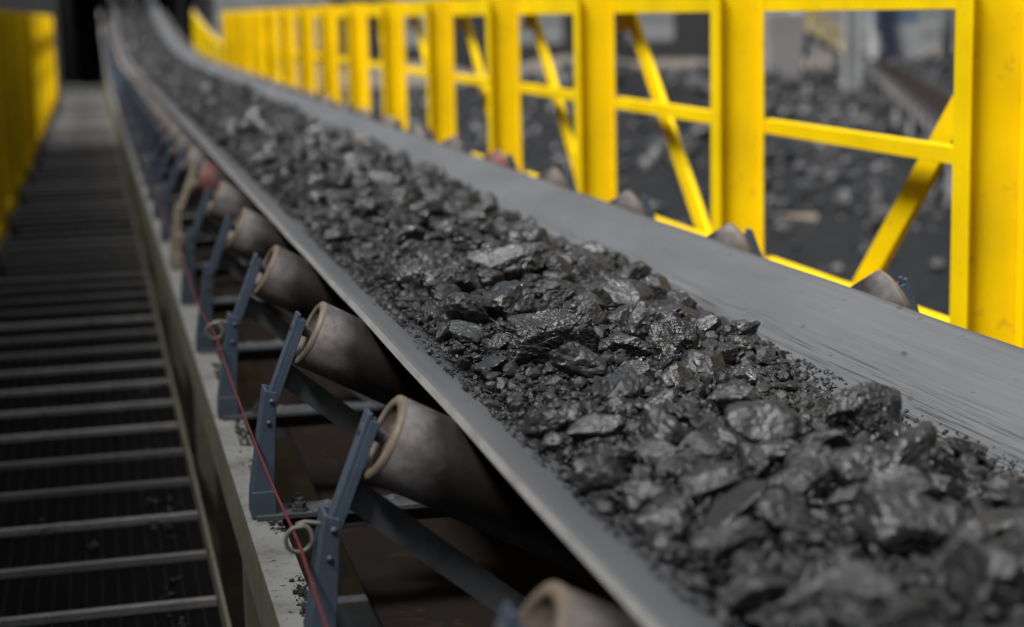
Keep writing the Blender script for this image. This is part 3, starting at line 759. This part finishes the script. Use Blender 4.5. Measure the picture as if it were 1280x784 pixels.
VV, FF, nv = [], [], 0
def spill(n, x0, x1, y0, y1, z, smin, smax, thr, seed):
    x = rng.uniform(x0, x1, n); y = y0 + (y1 - y0) * rng.uniform(0, 1, n) ** 1.4; c_ = fbm(np.stack([x * 7, y * 3.1, x * 0], 1), 3, seed)
    for k in range(n):
        if c_[k] < thr: continue
        sz = smin * (smax / smin) ** (rng.uniform() ** 2.2)
        P = PROTO1[int(rng.integers(30))] * (sz / 2 * 1.2) @ rotm(rng.uniform(-.6, .6), rng.uniform(-.6, .6), rng.uniform(0, 6.28)).T
        put(P + np.array([x[k], y[k], z + sz * 0.22 + (bend(y[k]) if z > -1.5 else 0.0)]), F1)
spill(3400, 0.372, 0.404, 2.6, 16, BASE, 0.004, 0.022, 0.30, 41); spill(500, 0.326, 0.402, 2.6, 16, BASE, 0.003, 0.012, 0.35, 46)
spill(1500, 0.10, 0.275, 3.8, 30, WZ - 0.006, 0.008, 0.045, 0.12, 42)
spill(1600, -0.74, 0.28, 45, 51.4, WZ - 0.006, 0.03, 0.13, -0.25, 44)
spill(900, -0.72, 0.2, 3.8, 30, WZ - 0.006, 0.010, 0.05, 0.42, 43)
o = np_mesh('spilled_coal', np.concatenate(VV), np.concatenate(FF), COALFINE)
tag(o, 'loose coal crumbs spilled on the steel channel and walkway left of the belt', 'coal', kind='stuff')

c = on_load(443, 179); P, F = rock(3, 77, 10, 0.05, 4, 0.35, 0.5)
o = np_mesh('stone', P * np.array([0.085, 0.05, 0.07]), F, CHIP); o.location = (c[0], c[1], c[2] + CZ + 0.03)
tag(o, 'small brown stone on the right edge of the blurred coal', 'stone')

# ------------------------------------------------------------------ yard
GZ = -3.5
def ground_z(x, y):
    q = np.stack([x, y, np.zeros_like(x)], 1)
    return GZ + 0.05 * fbm(q * 0.5, 3, 8)
nx, ny = 170, 220
xs1 = np.concatenate([np.linspace(-400, 2.9, 30), np.linspace(3.2, 60, 110), np.linspace(64, 500, 30)]); ys1 = np.concatenate([np.linspace(-60, 4, 14), np.linspace(5, 100, 180), np.linspace(105, 900, 26)])
X_, Y_ = np.meshgrid(xs1, ys1); x, y = X_.ravel(), Y_.ravel()
def heap_z(x, y):
    """long coal bank on the far side of the yard with bumps"""
    q = np.stack([x, y, np.zeros_like(x)], 1)
    b1 = 1.9 * np.exp(-(((x - 12.5) / 5.5) ** 2 + ((y - 46) / 9) ** 2)) + 1.3 * np.exp(-(((x - 20) / 6.5) ** 2 + ((y - 58) / 7) ** 2))
    b2 = 1.0 * np.exp(-(((x - 10.0) / 2.8) ** 2 + ((y - 33) / 6) ** 2)) + 1.2 * np.exp(-(((x - 34) / 9) ** 2 + ((y - 66) / 7) ** 2))
    return (b1 + b2) * (1 + 0.25 * fbm(q * 0.45, 4, 4))
z = ground_z(x, y) * np.where(x > 3, 1, 1) + heap_z(x, y)
i = np.arange(len(xs1) * len(ys1)).reshape(len(ys1), len(xs1)); a, b_, c_, d = i[:-1, :-1].ravel(), i[:-1, 1:].ravel(), i[1:, 1:].ravel(), i[1:, :-1].ravel()
o = np_mesh('ground', np.stack([x, y, z], 1), np.stack([a, b_, c_, d], 1), GROUND, smooth=True); tag(o, 'dark coal dusted yard ground', 'ground', kind='structure')
VV, FF, nv = [], [], 0
n = 9000; yy = rng.uniform(14, 78, n); xx = rng.uniform(4.5, 44, n)
hz = heap_z(xx, yy); cl = fbm(np.stack([xx * 0.25, yy * 0.25, xx * 0], 1), 3, 12)
for k in range(n):
    dens = min(1.0, (0.05 if yy[k] < 25 else 0.38) + (0.25 if yy[k] < 25 else 0.8) * max(0, cl[k]) + 0.9 * min(1, hz[k] / 0.5))
    if rng.uniform() > dens: continue
    s = 0.10 * (4.2 ** (rng.uniform() ** 1.6)) * (1.0 + 0.35 * min(1, hz[k]))
    pr, F = (PROTO2, F2)
    P = pr[int(rng.integers(len(pr)))] * (s / 2 * 1.2) @ rotm(rng.uniform(-.6, .6), rng.uniform(-.6, .6), rng.uniform(0, 6.28)).T
    put(P + np.array([xx[k], yy[k], GZ + hz[k] + s * 0.18]), F)
o = np_mesh('yard_coal', np.concatenate(VV), np.concatenate(FF), YARDCOAL); tag(o, 'blurred coal rubble strewn over the yard behind the yellow truss', 'coal rubble', kind='stuff')

g = G(); g.bar((9.9, 27.2, GZ + 0.14), (10.85, 26.0, GZ + 0.20), 0.17, 0.05, (0, 0.3, 1)); tag(g.obj('plank', WOOD, origin=(10.4, 26.6, GZ)), 'grey timber plank lying on the yard ground behind the truss', 'plank')

def ray_at(px, py, dist):                     # place a far object where the photo shows it, at its own real distance
    v = CAMM @ np.array([px - cxp, -(py - cyp), -f_px]); return v / f_px * dist * 1.0
# second conveyor
Dv = CAMM @ np.array([1000 - cxp, -(8 - cyp), -f_px]); Dv[2] = 0; Dv /= np.linalg.norm(Dv); Sv = np.array([Dv[1], -Dv[0], 0])
v = CAMM @ np.array([1216 - cxp, -(184 - cyp), -f_px]); A0 = v * (-2.2 / v[2])
c2 = thing('yard_conveyor', 'blurred second conveyor in the yard behind the truss', 'conveyor', (A0[0], A0[1], GZ))
def pt(t, s, z): q = A0 + Dv * t + Sv * s; return (q[0], q[1], z)
for s in (0.0, 1.1):
    g = G(); g.bar(pt(-9, s, -2.22), pt(60, s, -2.22), 0.06, 0.06, tuple(Sv)); g.obj('top_rail', DARK, c2)
    g = G(); g.bar(pt(-9, s, -2.64), pt(60, s, -2.64), 0.08, 0.09, tuple(Sv)); g.obj('bottom_rail', DARK, c2)
    for k in range(29):
        t = -8 + 2.3 * k; g = G(); g.bar(pt(t, s, -2.62), pt(t, s, -2.24), 0.07, 0.5, tuple(Sv)); g.obj('side_plate', CONCRETE, c2)
    for k in range(12):
        t = -8 + 6 * k; g = G(); g.bar(pt(t, s, GZ), pt(t, s, -2.69), 0.12, 0.12, tuple(Sv)); g.obj('leg', GREYPAINT, c2)
g = G(); g.bar(pt(-9, 0.55, -2.32), pt(60, 0.55, -2.32), 0.98, 0.03, tuple(Sv)); g.obj('belt', UNDER, c2)
for k in range(30):
    g = G(); g.tube([pt(-7.4 + 2.3 * k, -0.02, -2.44), pt(-7.4 + 2.3 * k, 1.05, -2.44)], 0.09, 10); g.obj('roller', DARK, c2)

def column_thing(name, label, cat, px, pybase, w, d, top, mat, dist=None, taper=1.0, capm=None):
    v = CAMM @ np.array([px - cxp, -(pybase - cyp), -f_px]); p = v * (GZ / v[2]) if dist is None else v / f_px * dist
    t = thing(name, label, cat, (p[0], p[1], GZ))
    return t, p
t, p = column_thing('steel_column', '', 'column', 1064, 140, .4, .4, 6, WHITEPAINT); tag(t, 'tall pale steel column beside the yard conveyor', 'column')
g = G(); g.box((p[0] - .24, p[1] - .2, GZ + .3), (p[0] - .20, p[1] + .2, 5)); g.box((p[0] + .20, p[1] - .2, GZ + .3), (p[0] + .24, p[1] + .2, 5)); g.box((p[0] - .199, p[1] - .03, GZ + .3), (p[0] + .199, p[1] + .03, 5)); g.obj('shaft', GREYPAINT, t)
g = G(); g.box((p[0] - .45, p[1] - .4, GZ - .1), (p[0] + .45, p[1] + .4, GZ + .298)); g.obj('footing', CONCRETE, t)
t, p = column_thing('concrete_pier', '', 'pier', 975, 136, 1, 1, 3, CONCRETE); tag(t, 'broad grey tapering concrete pier left of the pale column', 'pier')
g = G(); x0, y0 = p[0], p[1]; vs = [(x0-.62, y0-.5, GZ), (x0+.42, y0-.5, GZ), (x0+.42, y0+.5, GZ), (x0-.62, y0+.5, GZ), (x0-.62, y0-.5, -.25), (x0+.80, y0-.5, -.25), (x0+.80, y0+.5, -.25), (x0-.62, y0+.5, -.25)]
g.add(vs, [(0,3,2,1),(4,5,6,7),(0,1,5,4),(1,2,6,5),(2,3,7,6),(3,0,4,7)]); g.obj('body', CONCRETE, t, bevel=0.04)
g = G(); g.box((x0 + .45, y0 - .3, -.248), (x0 + .75, y0 + .3, 5)); g.obj('post', WHITEPAINT, t)
t, p = column_thing('lamp_pole', '', 'pole', 1183, 112, .4, .4, 6, GREYPAINT); tag(t, 'plain grey pole standing before the pale hall', 'pole')
g = G(); g.tube([(p[0], p[1], GZ + .1), (p[0], p[1], 6)], [0.24, 0.20], 12); g.obj('shaft', GREYPAINT, t); g = G(); g.box((p[0]-.45, p[1]-.45, GZ - .1), (p[0]+.45, p[1]+.45, GZ + .098)); g.obj('base_plate', CONCRETE, t)
# loading chute and yellow stair behind the yard conveyor
p = ray_at(1118, 90, 74.0)
t = thing('loading_chute', 'blue grey loading chute hanging over the yard conveyor', 'chute', (p[0], p[1], GZ))
g = G(); g.box((p[0] - .75, p[1] - .6, -.85), (p[0] + .75, p[1] + .6, 3.5)); g.obj('hopper', SLATE, t)
g = G(); vs = [(p[0]-.2, p[1]-.66, -2.4), (p[0]+.9, p[1]-.66, -2.4), (p[0]+.9, p[1]-.66, -.87), (p[0]-.3, p[1]-.66, -.87)]; vs += [(a_, b2 + 1.2, c3) for a_, b2, c3 in vs]; g.add(vs, [(0,1,2,3),(7,6,5,4),(0,4,5,1),(1,5,6,2),(2,6,7,3),(3,7,4,0)]); g.obj('spout', GREYPAINT, t)
g = G(); g.bar((p[0] - 1.35, p[1] - .9, 2.0), (p[0] - .55, p[1] - .9, -2.3), .5, .5, (1, 0, 0)); g.obj('drop_pipe', NAVY, t)
for dx in (-.72, .95):
    g = G(); g.box((p[0] + dx, p[1] + .65, GZ), (p[0] + dx + .22, p[1] + .87, 3.5)); g.obj('leg', WHITEPAINT, t)
p = ray_at(1030, 60, 70.0)
t = thing('yellow_stair', 'small blurred yellow railing left of the pale column', 'railing', (p[0], p[1], GZ))
for k in range(4):
    zt = -.30 - .26 * k; xk = p[0] - .62 + .45 * k
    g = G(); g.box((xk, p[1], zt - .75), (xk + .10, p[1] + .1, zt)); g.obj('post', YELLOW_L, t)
    g = G(); g.box((xk, p[1], GZ), (xk + .10, p[1] + .1, zt - .753)); g.obj('leg', DARK, t)
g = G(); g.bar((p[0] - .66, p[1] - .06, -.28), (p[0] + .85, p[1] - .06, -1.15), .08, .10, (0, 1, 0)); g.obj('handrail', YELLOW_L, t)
g = G(); g.bar((p[0] - .66, p[1] + .3, -1.1), (p[0] + .85, p[1] + .3, -1.97), .5, .12, (0, 1, 0)); g.obj('stringer', DARK, t)

# hall across the yard
hl = thing('industrial_hall', 'long grey sheet clad hall across the yard', 'building', (30, 112, GZ))
g = G()
for k in range(16):
    z0 = GZ + 0.7 * k; g.box((3, 112 + (0.05 if k % 2 else 0.0), z0), (110, 112.4, z0 + 0.698))
g.obj('wall', GREYPAINT, hl)
g = G(); g.box((2, 111, GZ + 11.25), (111, 140, GZ + 11.6)); g.obj('roof', DARK, hl)
g = G(); g.box((3, 111.93, GZ), (46, 111.99, GZ + 1.3)); g.obj('plinth', DARK, hl)
for k in range(4):
    g = G(); g.box((14.5 + 7.4 * k, 111.85, GZ + .1), (18.6 + 7.4 * k, 111.92, GZ + 4.6)); g.obj('door', DARK, hl)
bk = G(); 
nb = 60
for k in range(nb): pass
xb = np.linspace(4, 60, 120); yb = np.linspace(84, 100, 20); X_, Y_ = np.meshgrid(xb, yb); x, y = X_.ravel(), Y_.ravel()
zz = GZ - 0.05 + 1.0 * np.exp(-((y - 92) / 3.2) ** 2) * (0.8 + 0.4 * fbm(np.stack([x * .3, y * .3, x * 0], 1), 4, 21))
i = np.arange(len(xb) * len(yb)).reshape(len(yb), len(xb)); a, b_, c_, d = i[:-1, :-1].ravel(), i[:-1, 1:].ravel(), i[1:, 1:].ravel(), i[1:, :-1].ravel()
SPOIL = painted('brown_spoil', (0.15, 0.125, 0.10), (0.06, 0.055, 0.05), (0.12, 0.09, 0.06), 0.7, 0.06, 0.95, 0.6)
o = np_mesh('spoil_bank', np.stack([x, y, zz], 1), np.stack([a, b_, c_, d], 1), SPOIL, smooth=True); tag(o, 'low bank of brown spoil before the hall', 'bank', kind='structure')

# ------------------------------------------------------------------ camera
cam = bpy.data.cameras.new('camera'); co = bpy.data.objects.new('camera', cam); COL.objects.link(co)
co.matrix_world = Matrix([[*CAMM[0], 0], [*CAMM[1], 0], [*CAMM[2], CZ], [0, 0, 0, 1]])
cam.sensor_width = 36; cam.lens = f_px / 1280 * 36; cam.clip_start = 0.05; cam.clip_end = 3000
cam.dof.use_dof = True; fp = on_load(700, 440); cam.dof.focus_distance = float(fp @ (CAMM @ np.array([0, 0, -1.0]))); cam.dof.aperture_fstop = 1.9
cam.dof.aperture_blades = 0
scn.camera = co

# ------------------------------------------------------------------ light
w = bpy.data.worlds.new('World'); scn.world = w; w.use_nodes = True; nt = w.node_tree
SUN_EL, SUN_AZ = 58.0, 236.0                 # azimuth clockwise from +Y: behind the camera and to its left
sky = nt.nodes.new('ShaderNodeTexSky'); sky.sky_type = 'NISHITA'; sky.sun_disc = False; sky.sun_elevation = R(SUN_EL); sky.sun_rotation = R(SUN_AZ)
sky.dust_density = 3.0; sky.air_density = 1.5
hs = nt.nodes.new('ShaderNodeHueSaturation'); hs.inputs['Saturation'].default_value = 0.36
nt.links.new(sky.outputs[0], hs.inputs['Color'])
# overcast: the cloud layer is about three times as bright overhead as at the horizon
tcw = N(nt, 'ShaderNodeTexCoord'); sep = N(nt, 'ShaderNodeSeparateXYZ'); nt.links.new(tcw.outputs['Generated'], sep.inputs[0])
grad = ramp(nt, sep.outputs['Z'], [(0.0, 0.06), (0.35, 0.30), (1.0, 1.0)])
nt.links.new(mix(nt, 1.0, hs.outputs[0], grad, 'MULTIPLY'), nt.nodes['Background'].inputs['Color']); nt.nodes['Background'].inputs['Strength'].default_value = 0.075
sl = bpy.data.lights.new('sun', 'SUN'); sl.energy = 2.9; sl.angle = R(15); sl.color = (1.0, 0.99, 0.975)
so = bpy.data.objects.new('sun', sl); COL.objects.link(so)
dvec = -Vector((math.sin(R(SUN_AZ)) * math.cos(R(SUN_EL)), math.cos(R(SUN_AZ)) * math.cos(R(SUN_EL)), math.sin(R(SUN_EL))))
so.rotation_euler = dvec.to_track_quat('-Z', 'Y').to_euler()

for o in scn.objects:
    if '_o' in o.keys(): del o['_o']
scn.view_settings.view_transform = 'Standard'; scn.view_settings.look = 'None'; scn.view_settings.gamma = 1; scn.view_settings.use_curve_mapping = False
scn.view_settings.exposure = 1.2
scn.cycles.use_denoising = True
scn.cycles.max_bounces = 6
